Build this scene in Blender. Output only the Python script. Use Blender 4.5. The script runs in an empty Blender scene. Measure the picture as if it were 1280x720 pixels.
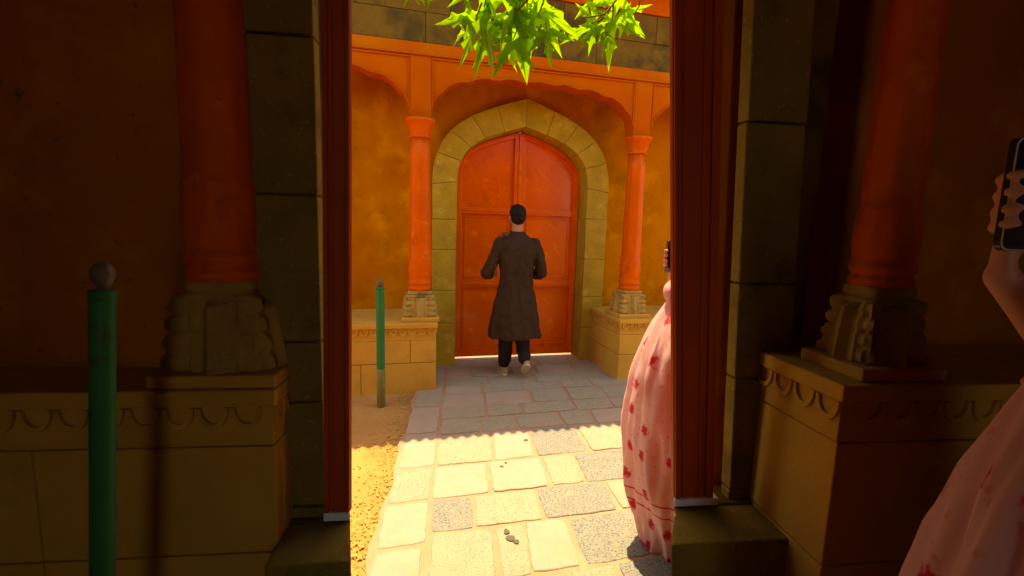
import bpy, bmesh, math, random
from mathutils import Vector, Matrix, noise
random.seed(7)
R = math.radians
sc = bpy.context.scene
C = sc.collection
# ------------------------------------------------------------------ camera
cam = bpy.data.cameras.new('camera'); cam.lens = 15.75; cam.sensor_width = 36; cam.clip_start = .02; cam.clip_end = 2000
co = bpy.data.objects.new('camera', cam); C.objects.link(co); sc.camera = co
yaw, pit, roll = R(6.5), R(7.4), R(1.7)
fw = Vector((math.sin(yaw)*math.cos(pit), math.cos(yaw)*math.cos(pit), -math.sin(pit)))
r0 = Vector((math.cos(yaw), -math.sin(yaw), 0)); u0 = r0.cross(fw)
up = u0*math.cos(roll) - r0*math.sin(roll); rt = fw.cross(up)
co.matrix_world = Matrix(((rt.x, up.x, -fw.x, 0), (rt.y, up.y, -fw.y, 0), (rt.z, up.z, -fw.z, 1.53), (0, 0, 0, 1)))
# ------------------------------------------------------------------ light
TH = R(7)                                   # the palace front is turned 7 degrees from the path
SUN_EL = R(76.5)
sd = Vector((-math.sin(TH)*math.cos(SUN_EL), math.cos(TH)*math.cos(SUN_EL), math.sin(SUN_EL)))   # towards the sun
w = bpy.data.worlds.new('World'); sc.world = w; w.use_nodes = True
nt = w.node_tree; bg = nt.nodes['Background']; sky = nt.nodes.new('ShaderNodeTexSky')
sky.sky_type = 'NISHITA'; sky.sun_disc = False; sky.sun_elevation = SUN_EL; sky.sun_rotation = -TH
sky.dust_density = 3; sky.altitude = 1500
nt.links.new(sky.outputs[0], bg.inputs[0]); bg.inputs[1].default_value = .15
sl = bpy.data.lights.new('sun', 'SUN'); sl.energy = 2.0; sl.angle = R(.5); sl.color = (1, .93, .8)
so = bpy.data.objects.new('sun', sl); C.objects.link(so); so.rotation_euler = sd.to_track_quat('Z', 'Y').to_euler()
vs = sc.view_settings; vs.view_transform = 'Standard'; vs.look = 'None'; vs.exposure = 2.32; vs.gamma = 1
try:
    vs.use_white_balance = True; vs.white_balance_temperature = 11000; vs.white_balance_tint = 12
except Exception: pass
sc.cycles.max_bounces = 10; sc.cycles.diffuse_bounces = 6

# ------------------------------------------------------------------ materials
def mat(name, c1, c2=None, scale=4, rough=.8, bump=.2, bscale=40, c3=None, s3=1.2, t3=.55, w3=.08, c4=None, s4=2, t4=.5, w4=.1, speck=None, sscale=90, sthr=.6, spec=.3, grad=None, rvar=0, coat=0):
    m = bpy.data.materials.new(name); m.use_nodes = True; n = m.node_tree; N = n.nodes; L = n.links
    b = N['Principled BSDF']; b.inputs['Roughness'].default_value = rough; b.inputs['Specular IOR Level'].default_value = spec
    b.inputs['Coat Weight'].default_value = coat; b.inputs['Coat Roughness'].default_value = .12
    tc = N.new('ShaderNodeTexCoord'); oi = N.new('ShaderNodeObjectInfo'); add = N.new('ShaderNodeVectorMath'); add.operation = 'MULTIPLY_ADD'
    L.new(oi.outputs['Random'], add.inputs[0]); add.inputs[1].default_value = (13, 7, 5); L.new(tc.outputs['Object'], add.inputs[2])
    def nz(s, d=5, r=.6):
        t = N.new('ShaderNodeTexNoise'); t.inputs['Scale'].default_value = s; t.inputs['Detail'].default_value = d; t.inputs['Roughness'].default_value = r
        L.new(add.outputs[0], t.inputs['Vector']); return t.outputs['Fac']
    def ramp(src, a, bb):
        r = N.new('ShaderNodeMapRange'); r.inputs[1].default_value = a; r.inputs[2].default_value = bb; L.new(src, r.inputs[0]); return r.outputs[0]
    def mix(f, a, bcol):
        x = N.new('ShaderNodeMix'); x.data_type = 'RGBA'; L.new(f, x.inputs[0])
        for s, v in ((x.inputs[6], a), (x.inputs[7], bcol)):
            if isinstance(v, tuple): s.default_value = (*v, 1)
            else: L.new(v, s)
        return x.outputs[2]
    c = mix(ramp(nz(scale), .3, .7), c1, c2 or tuple(v*.75 for v in c1))
    if c3: c = mix(ramp(nz(s3, 7), t3, t3+w3), c, c3)
    if c4: c = mix(ramp(nz(s4, 7), t4, t4+w4), c, c4)
    if speck: c = mix(ramp(nz(sscale, 2, .7), sthr, sthr+.06), c, speck)
    L.new(c, b.inputs['Base Color'])
    if rvar: L.new(ramp(nz(6, 6), .3-rvar, .3+rvar), b.inputs['Roughness']) if False else None
    if bump:
        bp = N.new('ShaderNodeBump'); bp.inputs['Strength'].default_value = bump; bp.inputs['Distance'].default_value = .01
        L.new(nz(bscale, 8, .65), bp.inputs['Height']); L.new(bp.outputs[0], b.inputs['Normal'])
    return m
M = {}
M['plaster'] = mat('ochre_plaster', (.50, .165, .004), (.36, .10, .002), 2.2, .9, .5, 14, c3=(.22, .085, .008), s3=1.7, t3=.56, w3=.2, c4=(.55, .20, .006), s4=3.1, t4=.52, w4=.16, speck=(.2, .08, .01), sscale=25, sthr=.68, spec=.08)
M['orange'] = mat('orange_paint', (.70, .105, .001), (.58, .08, .001), 5, .5, .25, 25, c3=(.44, .055, .002), s3=6, t3=.57, w3=.14, c4=(.72, .13, .004), s4=9, t4=.58, w4=.08, speck=(.34, .06, .01), sscale=45, sthr=.69, spec=.14)
M['frieze'] = mat('orange_limewash', (.50, .085, .001), (.42, .066, .001), 2.5, .7, .15, 20, c3=(.46, .12, .003), s3=1.5, t3=.52, w3=.2, spec=.08)
M['door'] = mat('glossy_orange_door_paint', (.80, .115, .001), (.68, .085, .001), 3, .3, .6, 8, c3=(.60, .075, .001), s3=5, t3=.56, w3=.15, c4=(.84, .17, .008), s4=7, t4=.60, w4=.08, speck=(.42, .06, .004), sscale=35, sthr=.68, spec=.22, coat=.18)
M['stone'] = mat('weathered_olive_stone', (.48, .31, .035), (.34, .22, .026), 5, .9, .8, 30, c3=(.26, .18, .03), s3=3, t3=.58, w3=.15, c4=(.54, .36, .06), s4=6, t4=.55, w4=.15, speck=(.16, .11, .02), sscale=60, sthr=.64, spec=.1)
M['shaded_stone'] = mat('shaded_olive_stone', (.26, .17, .03), (.18, .12, .024), 5, .85, .6, 30, c3=(.10, .07, .02), s3=4, t3=.56, w3=.15, speck=(.33, .25, .07), sscale=60, sthr=.64, spec=.1)  # darker copy of the arch stone; the near dimness is put into its colour
M['band'] = mat('dark_band_stone', (.17, .085, .012), (.10, .055, .010), 6, .9, .7, 35, c3=(.06, .04, .01), s3=3, t3=.52, w3=.15, speck=(.22, .13, .02), sscale=60, sthr=.66, spec=.08)
M['plinth'] = mat('sandstone', (.62, .33, .055), (.50, .26, .045), 4, .9, .5, 30, c3=(.34, .20, .05), s3=3, t3=.58, w3=.2, spec=.1)
M['carved'] = mat('carved_grey_stone', (.44, .28, .07), (.32, .20, .055), 9, .9, .6, 45, c3=(.16, .12, .04), s3=7, t3=.56, w3=.12, spec=.1)
M['sand'] = mat('yellow_sand', (.49, .25, .075), (.40, .195, .055), 3, .95, .9, 22, c3=(.34, .15, .03), s3=2.2, t3=.54, w3=.16, speck=(.55, .33, .13), sscale=110, sthr=.62, spec=.1)
M['joint'] = mat('sandy_joint', (.41, .25, .15), (.37, .22, .13), 6, .95, .7, 60, c3=(.42, .28, .17), s3=5, t3=.5, w3=.2, spec=.1)
M['pale'] = mat('pale_paving_stone', (.40, .30, .215), (.35, .27, .19), 8, .85, .6, 60, c3=(.44, .27, .15), s3=6, t3=.55, w3=.15, speck=(.30, .25, .18), sscale=150, sthr=.58, spec=.15)
M['mid'] = mat('speckled_paving_stone', (.38, .32, .20), (.31, .275, .18), 9, .85, .8, 70, c3=(.42, .29, .18), s3=7, t3=.52, w3=.15, speck=(.17, .17, .14), sscale=130, sthr=.55, spec=.15)
M['grey'] = mat('grey_granite_paving', (.27, .265, .20), (.215, .22, .175), 8, .85, 1.0, 70, c3=(.40, .29, .18), s3=8, t3=.56, w3=.12, speck=(.11, .12, .11), sscale=120, sthr=.53, spec=.15)
M['grit'] = mat('ochre_grit', (.52, .34, .11), (.42, .27, .08), 30, .95, 0, 60, spec=.05)
M['green'] = mat('green_gloss_paint', (.012, .17, .04), (.01, .13, .033), 8, .5, .2, 30, c3=(.03, .10, .03), s3=12, t3=.58, w3=.05, speck=(.10, .05, .02), sscale=50, sthr=.7, spec=.2)
M['flare_tan'] = mat('flare_tinted_green_paint', (.13, .19, .06), (.24, .20, .08), 9, .8, .3, 40, c3=(.34, .25, .10), s3=7, t3=.5, w3=.15, spec=.1)  # tan tint stands in for lens flare fading the lower post
M['metal'] = mat('tarnished_metal', (.18, .12, .07), (.09, .06, .035), 15, .4, .2, 60)
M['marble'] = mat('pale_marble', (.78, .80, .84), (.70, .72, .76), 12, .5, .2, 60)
M['wood_dark'] = mat('deep_red_orange_wood', (.50, .065, .004), (.38, .045, .003), 6, .55, .3, 20)
M['skin'] = mat('skin', (.42, .19, .10), (.38, .16, .085), 12, .5, .05, 60)
M['skin_pale'] = mat('light_skin', (.62, .30, .20), (.56, .25, .17), 12, .5, .05, 60)
M['hair'] = mat('black_hair', (.010, .007, .005), (.016, .011, .008), 60, .6, .6, 90, spec=.12)
M['kurta'] = mat('dark_charcoal_brown_cotton', (.050, .029, .015), (.040, .023, .012), 20, .9, .3, 220, spec=.05)
M['trouser'] = mat('black_cotton', (.022, .017, .013), (.018, .014, .011), 20, .9, .3, 200, spec=.08)
M['shoe'] = mat('tan_leather', (.36, .26, .13), (.28, .2, .1), 20, .6, .2, 80)
M['sole'] = mat('pale_rubber', (.66, .5, .34), (.55, .4, .27), 20, .7, .2, 80)
M['black'] = mat('black_phone_case', (.008, .008, .009), (.01, .01, .011), 20, .35, 0, 10)
M['screen'] = mat('dark_phone_screen', (.018, .02, .04), (.012, .013, .03), 3, .08, 0, 10, spec=.6)
M['rim'] = mat('pale_phone_rim', (.6, .5, .42), (.5, .42, .35), 20, .3, 0, 10)
M['bark'] = mat('mottled_bark', (.2, .17, .12), (.1, .08, .05), 5, .9, .8, 20)
M['twig'] = mat('red_twig', (.30, .09, .03), (.2, .1, .03), 20, .7, .2, 50)
M['stain'] = mat('dark_spot', (.10, .09, .065), (.08, .075, .05), 20, .9, 0, 50)

def leaf_mat():
    m = bpy.data.materials.new('chinar_leaf'); m.use_nodes = True; n = m.node_tree; N = n.nodes; L = n.links
    b = N['Principled BSDF']; out = N['Material Output']
    oi = N.new('ShaderNodeObjectInfo'); cr = N.new('ShaderNodeValToRGB')
    cr.color_ramp.elements[0].color = (.035, .16, .004, 1); cr.color_ramp.elements[1].color = (.12, .30, .008, 1)
    L.new(oi.outputs['Random'], cr.inputs[0]); tc = N.new('ShaderNodeTexCoord'); t = N.new('ShaderNodeTexNoise'); t.inputs['Scale'].default_value = 14
    L.new(tc.outputs['Object'], t.inputs['Vector']); mx = N.new('ShaderNodeMix'); mx.data_type = 'RGBA'; mx.blend_type = 'MULTIPLY'; mx.inputs[0].default_value = .4
    L.new(cr.outputs[0], mx.inputs[6]); L.new(t.outputs['Fac'], mx.inputs[7])
    L.new(mx.outputs[2], b.inputs['Base Color']); b.inputs['Roughness'].default_value = .45
    tr = N.new('ShaderNodeBsdfTranslucent'); g = N.new('ShaderNodeMix'); g.data_type = 'RGBA'; g.blend_type = 'MIX'; g.inputs[0].default_value = .55
    L.new(mx.outputs[2], g.inputs[6]); g.inputs[7].default_value = (.48, .85, .012, 1); L.new(g.outputs[2], tr.inputs[0])
    ms = N.new('ShaderNodeMixShader'); ms.inputs[0].default_value = .65
    L.new(b.outputs[0], ms.inputs[1]); L.new(tr.outputs[0], ms.inputs[2]); L.new(ms.outputs[0], out.inputs[0]); return m
M['leaf'] = leaf_mat()

def cloth_mat(name, base, shade, red):
    """sheer pale cloth printed with red flowers, laid out in the cloth's own UV metres"""
    m = bpy.data.materials.new(name); m.use_nodes = True; n = m.node_tree; N = n.nodes; L = n.links
    b = N['Principled BSDF']; b.inputs['Roughness'].default_value = .7; b.inputs['Sheen Weight'].default_value = .3
    uv = N.new('ShaderNodeUVMap'); uv.uv_map = 'UVMap'
    nz = N.new('ShaderNodeTexNoise'); nz.inputs['Scale'].default_value = 60; L.new(uv.outputs[0], nz.inputs['Vector'])
    n2 = N.new('ShaderNodeTexNoise'); n2.inputs['Scale'].default_value = 5; L.new(uv.outputs[0], n2.inputs['Vector'])
    v = N.new('ShaderNodeTexVoronoi'); v.voronoi_dimensions = '2D'; v.inputs['Scale'].default_value = 6.2; v.inputs['Randomness'].default_value = .55; L.new(uv.outputs[0], v.inputs['Vector'])
    a = N.new('ShaderNodeMath'); a.operation = 'MULTIPLY_ADD'; L.new(nz.outputs['Fac'], a.inputs[0]); a.inputs[1].default_value = .30; L.new(v.outputs['Distance'], a.inputs[2])
    lt = N.new('ShaderNodeMapRange'); lt.inputs[1].default_value = .34; lt.inputs[2].default_value = .26; L.new(a.outputs[0], lt.inputs[0])
    # small woven sprigs between
    v2 = N.new('ShaderNodeTexVoronoi'); v2.voronoi_dimensions = '2D'; v2.inputs['Scale'].default_value = 17; L.new(uv.outputs[0], v2.inputs['Vector'])
    a2 = N.new('ShaderNodeMath'); a2.operation = 'MULTIPLY_ADD'; L.new(nz.outputs['Fac'], a2.inputs[0]); a2.inputs[1].default_value = .6; L.new(v2.outputs['Distance'], a2.inputs[2])
    l2 = N.new('ShaderNodeMapRange'); l2.inputs[1].default_value = .42; l2.inputs[2].default_value = .36; l2.inputs[4].default_value = .35; L.new(a2.outputs[0], l2.inputs[0])
    # border bands near the hem (v is height in metres)
    sx = N.new('ShaderNodeSeparateXYZ'); L.new(uv.outputs[0], sx.inputs[0])
    wv = N.new('ShaderNodeMath'); wv.operation = 'MODULO'; L.new(sx.outputs[1], wv.inputs[0]); wv.inputs[1].default_value = 10
    def band(c, h):
        s = N.new('ShaderNodeMath'); s.operation = 'SUBTRACT'; L.new(sx.outputs[1], s.inputs[0]); s.inputs[1].default_value = c
        q = N.new('ShaderNodeMath'); q.operation = 'ABSOLUTE'; L.new(s.outputs[0], q.inputs[0])
        k = N.new('ShaderNodeMath'); k.operation = 'LESS_THAN'; L.new(q.outputs[0], k.inputs[0]); k.inputs[1].default_value = h; return k.outputs[0]
    mx = lt.outputs[0]
    for o in (l2.outputs[0], band(.31, .004), band(.25, .004)):
        k = N.new('ShaderNodeMath'); k.operation = 'MAXIMUM'; L.new(mx, k.inputs[0]); L.new(o, k.inputs[1]); mx = k.outputs[0]
    bb = N.new('ShaderNodeMath'); bb.operation = 'MULTIPLY'; L.new(band(.28, .028), bb.inputs[0]); L.new(l2.outputs[0], bb.inputs[1])
    c1 = N.new('ShaderNodeMix'); c1.data_type = 'RGBA'; L.new(n2.outputs['Fac'], c1.inputs[0]); c1.inputs[6].default_value = (*base, 1); c1.inputs[7].default_value = (*shade, 1)
    c2 = N.new('ShaderNodeMix'); c2.data_type = 'RGBA'; L.new(mx, c2.inputs[0]); L.new(c1.outputs[2], c2.inputs[6]); c2.inputs[7].default_value = (*red, 1)
    L.new(c2.outputs[2], b.inputs['Base Color'])
    wt = N.new('ShaderNodeTexNoise'); wt.inputs['Scale'].default_value = 300; L.new(uv.outputs[0], wt.inputs['Vector'])
    bp = N.new('ShaderNodeBump'); bp.inputs['Strength'].default_value = .2; bp.inputs['Distance'].default_value = .002; L.new(wt.outputs['Fac'], bp.inputs['Height']); L.new(bp.outputs[0], b.inputs['Normal'])
    tr = N.new('ShaderNodeBsdfTranslucent'); L.new(c2.outputs[2], tr.inputs[0]); ms = N.new('ShaderNodeMixShader'); ms.inputs[0].default_value = .6
    L.new(b.outputs[0], ms.inputs[1]); L.new(tr.outputs[0], ms.inputs[2]); L.new(ms.outputs[0], N['Material Output'].inputs[0])
    return m
M['pink'] = cloth_mat('pale_pink_printed_muslin', (.96, .80, .73), (.93, .62, .57), (.80, .03, .09))
M['pink_under'] = mat('deep_pink_cotton', (.88, .38, .37), (.80, .31, .31), 6, .8, .2, 120)

# ------------------------------------------------------------------ mesh helpers
def obj(name, bm, m, parent=None, smooth=False, bevel=0, **props):
    bmesh.ops.recalc_face_normals(bm, faces=bm.faces)
    me = bpy.data.meshes.new(name); bm.to_mesh(me); bm.free()
    me.materials.append(m)
    if smooth: me.polygons.foreach_set('use_smooth', [True]*len(me.polygons))
    o = bpy.data.objects.new(name, me); C.objects.link(o); o.parent = parent
    if bevel:
        b = o.modifiers.new('b', 'BEVEL'); b.width = bevel; b.segments = 2; b.limit_method = 'ANGLE'; b.angle_limit = R(40)
    for k, v in props.items(): o[k] = v
    return o
def empty(name, loc=(0, 0, 0), rz=0, parent=None, **props):
    o = bpy.data.objects.new(name, None); C.objects.link(o); o.location = loc; o.rotation_euler = (0, 0, rz); o.parent = parent; o.empty_display_size = .2
    for k, v in props.items(): o[k] = v
    return o
def dup(o, parent=None, **props):
    c = o.copy(); C.objects.link(c); c.parent = parent
    for k, v in props.items(): c[k] = v
    for ch in list(o.children): dup(ch, c)
    return c
def box(bm, x0, x1, y0, y1, z0, z1, j=0):
    vs_ = [bm.verts.new((x+random.uniform(-j, j), y+random.uniform(-j, j), z+random.uniform(-j, j))) for x in (x0, x1) for y in (y0, y1) for z in (z0, z1)]
    for f in ((0, 1, 3, 2), (4, 6, 7, 5), (0, 4, 5, 1), (2, 3, 7, 6), (0, 2, 6, 4), (1, 5, 7, 3)): bm.faces.new([vs_[i] for i in f])
    return bm
def B(*a, **k): return box(bmesh.new(), *a, **k)
def prism(bm, pts, y0, y1):
    """polygon in x,z pushed from y0 to y1"""
    a = [bm.verts.new((x, y0, z)) for x, z in pts]; b = [bm.verts.new((x, y1, z)) for x, z in pts]
    bm.faces.new(a); bm.faces.new(b[::-1]); n = len(pts)
    for i in range(n): bm.faces.new((a[i], b[i], b[(i+1) % n], a[(i+1) % n]))
    return bm
def P(pts, y0, y1): return prism(bmesh.new(), pts, y0, y1)
def prismz(bm, pts, z0, z1, inset=0, drop=0):
    a = [bm.verts.new((x, y, z0)) for x, y in pts]; b = [bm.verts.new((x, y, z1)) for x, y in pts]; n = len(pts)
    bm.faces.new(b)
    bm.faces.new(a[::-1])
    for i in range(n): bm.faces.new((a[i], a[(i+1) % n], b[(i+1) % n], b[i]))
    return bm
def lathe(bm, prof, n=32, mod=None, cx=0, cy=0):
    rings = []
    for z, r in prof:
        rings.append([bm.verts.new((cx+math.cos(2*math.pi*k/n)*(r+(mod(2*math.pi*k/n, z) if mod else 0)), cy+math.sin(2*math.pi*k/n)*(r+(mod(2*math.pi*k/n, z) if mod else 0)), z)) for k in range(n)])
    for a, b in zip(rings, rings[1:]):
        for k in range(n): bm.faces.new((a[k], a[(k+1) % n], b[(k+1) % n], b[k]))
    bm.faces.new(rings[0][::-1]); bm.faces.new(rings[-1]); return bm
def tube(bm, pts, rs, n=8):
    pts = [Vector(p) for p in pts]; rings = []
    for i, p in enumerate(pts):
        d = (pts[min(i+1, len(pts)-1)]-pts[max(i-1, 0)]).normalized()
        a = d.cross(Vector((.3, .2, 1)) if abs(d.z) < .9 else Vector((1, 0, 0))).normalized(); b = d.cross(a)
        r = rs[i] if isinstance(rs, (list, tuple)) else rs
        rings.append([bm.verts.new(p+(a*math.cos(2*math.pi*k/n)+b*math.sin(2*math.pi*k/n))*r) for k in range(n)])
    for a, b in zip(rings, rings[1:]):
        for k in range(n): bm.faces.new((a[k], a[(k+1) % n], b[(k+1) % n], b[k]))
    bm.faces.new(rings[0][::-1]); bm.faces.new(rings[-1]); return bm
def ell(bm, c, r, rot=None, u=16, v=12):
    m = Matrix.Translation(c) @ (rot.to_4x4() if rot else Matrix()) @ Matrix.Diagonal((*r, 1))
    bmesh.ops.create_uvsphere(bm, u_segments=u, v_segments=v, radius=1, matrix=m)
def cap(bm, a, b, ra, rb, n=14):
    a, b = Vector(a), Vector(b); d = b-a
    ell(bm, a, (ra,)*3, u=n, v=10); ell(bm, b, (rb,)*3, u=n, v=10)
    q = d.to_track_quat('Z', 'Y').to_matrix().to_4x4()
    bmesh.ops.create_cone(bm, cap_ends=True, segments=n, radius1=ra, radius2=rb, depth=d.length, matrix=Matrix.Translation((a+b)/2) @ q)
def chain(bm, pts, rs):
    for i in range(len(pts)-1): cap(bm, pts[i], pts[i+1], rs[i], rs[i+1])
def remesh(o, vox, sm=6, fac=.5):
    r = o.modifiers.new('r', 'REMESH'); r.mode = 'VOXEL'; r.voxel_size = vox; r.use_smooth_shade = True
    s = o.modifiers.new('s', 'SMOOTH'); s.iterations = sm; s.factor = fac
def folds(o, size, strength, zs=.35, seed=0, vg=None):
    t = bpy.data.textures.new('folds', 'CLOUDS'); t.noise_scale = size; t.noise_depth = 2
    e = empty('fold_axis', (seed, 0, 0)); e['kind'] = 'helper'
    bpy.data.objects.remove(e)
    d = o.modifiers.new('f', 'DISPLACE'); d.texture = t; d.strength = strength; d.texture_coords = 'LOCAL'; d.mid_level = .5

# ------------------------------------------------------------------ ground and path
bm = bmesh.new(); S = 600
vsn = [bm.verts.new(p) for p in ((-S, -S, -.05), (S, -S, -.05), (S, S, -.05), (-S, S, -.05))]; bm.faces.new(vsn)
obj('ground', bm, M['sand'], kind='structure')
# the trodden dirt strip beside the path: gently uneven sheet
bm = bmesh.new(); nx, ny = 70, 110; g = []
for i in range(nx+1):
    row = []
    for j in range(ny+1):
        x = -5+i*6.5/nx; y = 1.35+j*4.0/ny
        row.append(bm.verts.new((x, y, -.012+.022*noise.noise(Vector((x*2.1, y*2.1, 0)))+.010*noise.noise(Vector((x*9, y*9, 3))))))
    g.append(row)
for i in range(nx):
    for j in range(ny): bm.faces.new((g[i][j], g[i+1][j], g[i+1][j+1], g[i][j+1]))
obj('dirt_strip', bm, M['sand'], smooth=True, kind='structure')
OX, OY = .6413, 5.1531
FX = Vector((math.cos(TH), math.sin(TH), 0)); FY = Vector((-math.sin(TH), math.cos(TH), 0)); O = Vector((OX, OY, 0))
def uv(u, v): p = O+FX*u+Vector((0, v, 0)); return p.x, p.y
def edge_u(v): return -1.055+.012*math.sin(v*7)+.01*math.sin(v*17)
bm = bmesh.new()
lft = [uv(edge_u(v/10), v/10) for v in range(4, -41, -1)]
prismz(bm, lft+[uv(4.5, -4), uv(4.5, .4)], -.04, .0145)
path = obj('path', bm, M['joint'], kind='structure')
def paver(u0, u1, v0, v1, m, h=.02):
    g = .011
    u0 += g; u1 -= g; v0 += g; v1 -= g
    pts = []
    cs = [(u0, v0), (u1, v0), (u1, v1), (u0, v1)]; cs = [(a+random.uniform(-.008, .008), b+random.uniform(-.008, .008)) for a, b in cs]
    for k in range(4):
        a, b = cs[k], cs[(k+1) % 4]; L_ = math.hypot(b[0]-a[0], b[1]-a[1]); n = max(3, int(L_/.045))
        for q in range(n):
            t = q/n; e = .0045 if q else 0
            c = (a[0]+(b[0]-a[0])*t+random.uniform(-e, e), a[1]+(b[1]-a[1])*t+random.uniform(-e, e))
            if q == 0:  # rounded corner
                cc = ((cs[0][0]+cs[2][0])/2, (cs[0][1]+cs[2][1])/2); c = (a[0]+(cc[0]-a[0])*.03, a[1]+(cc[1]-a[1])*.03)
            pts.append(uv(*c))
    bm = bmesh.new(); cx = sum(p[0] for p in pts)/len(pts); cy = sum(p[1] for p in pts)/len(pts)
    dz = random.uniform(-.003, .004)
    tx, ty = random.uniform(-.01, .01), random.uniform(-.01, .01)
    def ring(s, z): return [bm.verts.new(((x-cx)*s, (y-cy)*s, z+dz+(x-cx)*tx+(y-cy)*ty+random.uniform(-.0008, .0008))) for x, y in pts]
    a = ring(1, -.02); b = ring(.992, h-.004); c = ring(.972, h-.0005); d = ring(.5, h)
    ctr = bm.verts.new((0, 0, h+dz)); n = len(pts)
    for r, s in ((a, b), (b, c), (c, d)):
        for k in range(n): bm.faces.new((r[k], r[(k+1) % n], s[(k+1) % n], s[k]))
    for k in range(n): bm.faces.new((d[k], d[(k+1) % n], ctr))
    o = obj('paver', bm, m, path); o.location = (cx, cy, 0); return o
rows = [  # v0, v1, [ (u0,u1,tone) ... ]
 (-2.33, -1.90, [(-.80, -.41, 'mid'), (-.41, -.12, 'pale'), (-.12, .27, 'grey'), (.27, .62, 'mid'), (.62, .95, 'pale'), (.95, 1.4, 'mid')]),
 (-2.69, -2.33, [(-.80, -.46, 'pale'), (-.46, -.09, 'pale'), (-.09, .13, 'mid'), (.13, .52, 'grey'), (.52, .9, 'pale'), (.9, 1.3, 'mid')]),
 (-2.98, -2.69, [(-.79, -.56, 'grey'), (-.56, -.19, 'mid'), (-.19, .25, 'grey'), (.25, .55, 'mid'), (.55, .95, 'pale')]),
 (-3.34, -2.98, [(-.78, -.46, 'mid'), (-.46, -.31, 'mid'), (-.31, -.07, 'pale'), (-.07, .34, 'grey'), (.34, .75, 'mid')]),
 (-3.72, -3.34, [(-.78, -.5, 'pale'), (-.5, -.15, 'mid'), (-.15, .08, 'mid'), (.08, .4, 'grey'), (.4, .75, 'mid')]),
]
ru = random.Random(3)
for v0, v1 in ((-1.90, -1.63), (-1.63, -1.40), (-1.40, -1.08), (-1.08, -.87), (-.87, -.62), (-.62, -.33), (-.33, -.03)):
    u = -.80; row = []
    while u < 1.9:
        w_ = ru.uniform(.26, .5); row.append((u, u+w_, ru.choice(['mid', 'mid', 'mid', 'pale', 'mid']))); u += w_
    rows.append((v0, v1, row))
for v0, v1, row in rows:
    for u0, u1, t in row: paver(u0, u1, v0, v1, M[t])
for v0, v1, t in ((-1.85, -1.35, 'pale'), (-1.35, -1.0, 'mid'), (-1.0, -.6, 'mid'), (-.6, -.2, 'pale'), (-2.33, -1.85, 'pale'), (-2.69, -2.33, 'mid'), (-3.05, -2.69, 'pale'), (-3.4, -3.05, 'pale'), (-3.8, -3.4, 'mid')):
    paver(-1.045, -.80, v0, v1, M[t])
# dark spots trodden on the stones
for u, v, r in ((-.16, -2.09, .016), (-.37, -2.42, .014), (-.34, -2.38, .011), (-.385, -3.09, .022), (-.40, -3.04, .016), (-.36, -3.12, .015)):
    bm = bmesh.new(); x, y = uv(u, v)
    prismz(bm, [(x+math.cos(k)*r*random.uniform(.7, 1.2), y+math.sin(k)*r*random.uniform(.8, 1.5)) for k in [i*math.pi/5 for i in range(10)]], .0205, .0240)
    obj('stain', bm, M['stain'], path)
# loose grit along the path edge
bm = bmesh.new(); rg = random.Random(9)
for i in range(2600):
    v = rg.uniform(-3.9, -.2); d = abs(rg.gauss(0, .10)) if i % 5 else rg.uniform(0, 1.2); x, y = uv(edge_u(v)-d+.01, v); s = rg.uniform(.002, .006)*(1 if rg.random() < .95 else 2)
    z = -.004+.022*noise.noise(Vector((x*2.1, y*2.1, 0)))
    bmesh.ops.create_icosphere(bm, subdivisions=1, radius=s, matrix=Matrix.Translation((x, y, z)) @ Matrix.Rotation(rg.random()*6, 4, 'Z') @ Matrix.Diagonal((1.3, .9, .7, 1)))
obj('gravel', bm, M['grit'], kind='stuff', label='loose ochre grit gathered along the left edge of the paved path', category='gravel')

# ------------------------------------------------------------------ the palace front
pal = empty('palace_building', O, TH, label='orange and ochre palace front with cusped arcade and stone arch round a tall door', category='building')
def arch_curve(sx, zs, za, n=10, k=(.68, .56)):
    """left half of a four-centred arch: from (-sx, zs) up to (0, za)"""
    out = []
    p0, p1, p2, p3 = Vector((-sx, zs)), Vector((-sx, zs+(za-zs)*k[0])), Vector((-sx*k[1], za-(za-zs)*.20)), Vector((0, za))
    for i in range(n+1):
        t = i/n; out.append(tuple(p0*(1-t)**3+p1*3*t*(1-t)**2+p2*3*t*t*(1-t)+p3*t**3))
    return out
inner = arch_curve(.735, 2.02, 2.63); outer = arch_curve(.995, 1.98, 2.92)
Z1 = 3.15
for s in (-1, 1):
    pts = [(s*3.6*1.0, -.06), (s*.985, -.06)]+[(s*-x*-1 if False else -s*x*-1*-1, z) for x, z in outer]
    pts = [(s*5.6, -.06), (s*.985, -.06)]+[(s*abs(x)*.99, z+.006) for x, z in outer]+[(0, Z1), (s*5.6, Z1)]
    obj('back_wall', P(pts, -.14, .28), M['plaster'], pal)
obj('upper_wall', B(-5.6, 5.6, -.14, .28, Z1, 4.6), M['plaster'], pal)
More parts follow.
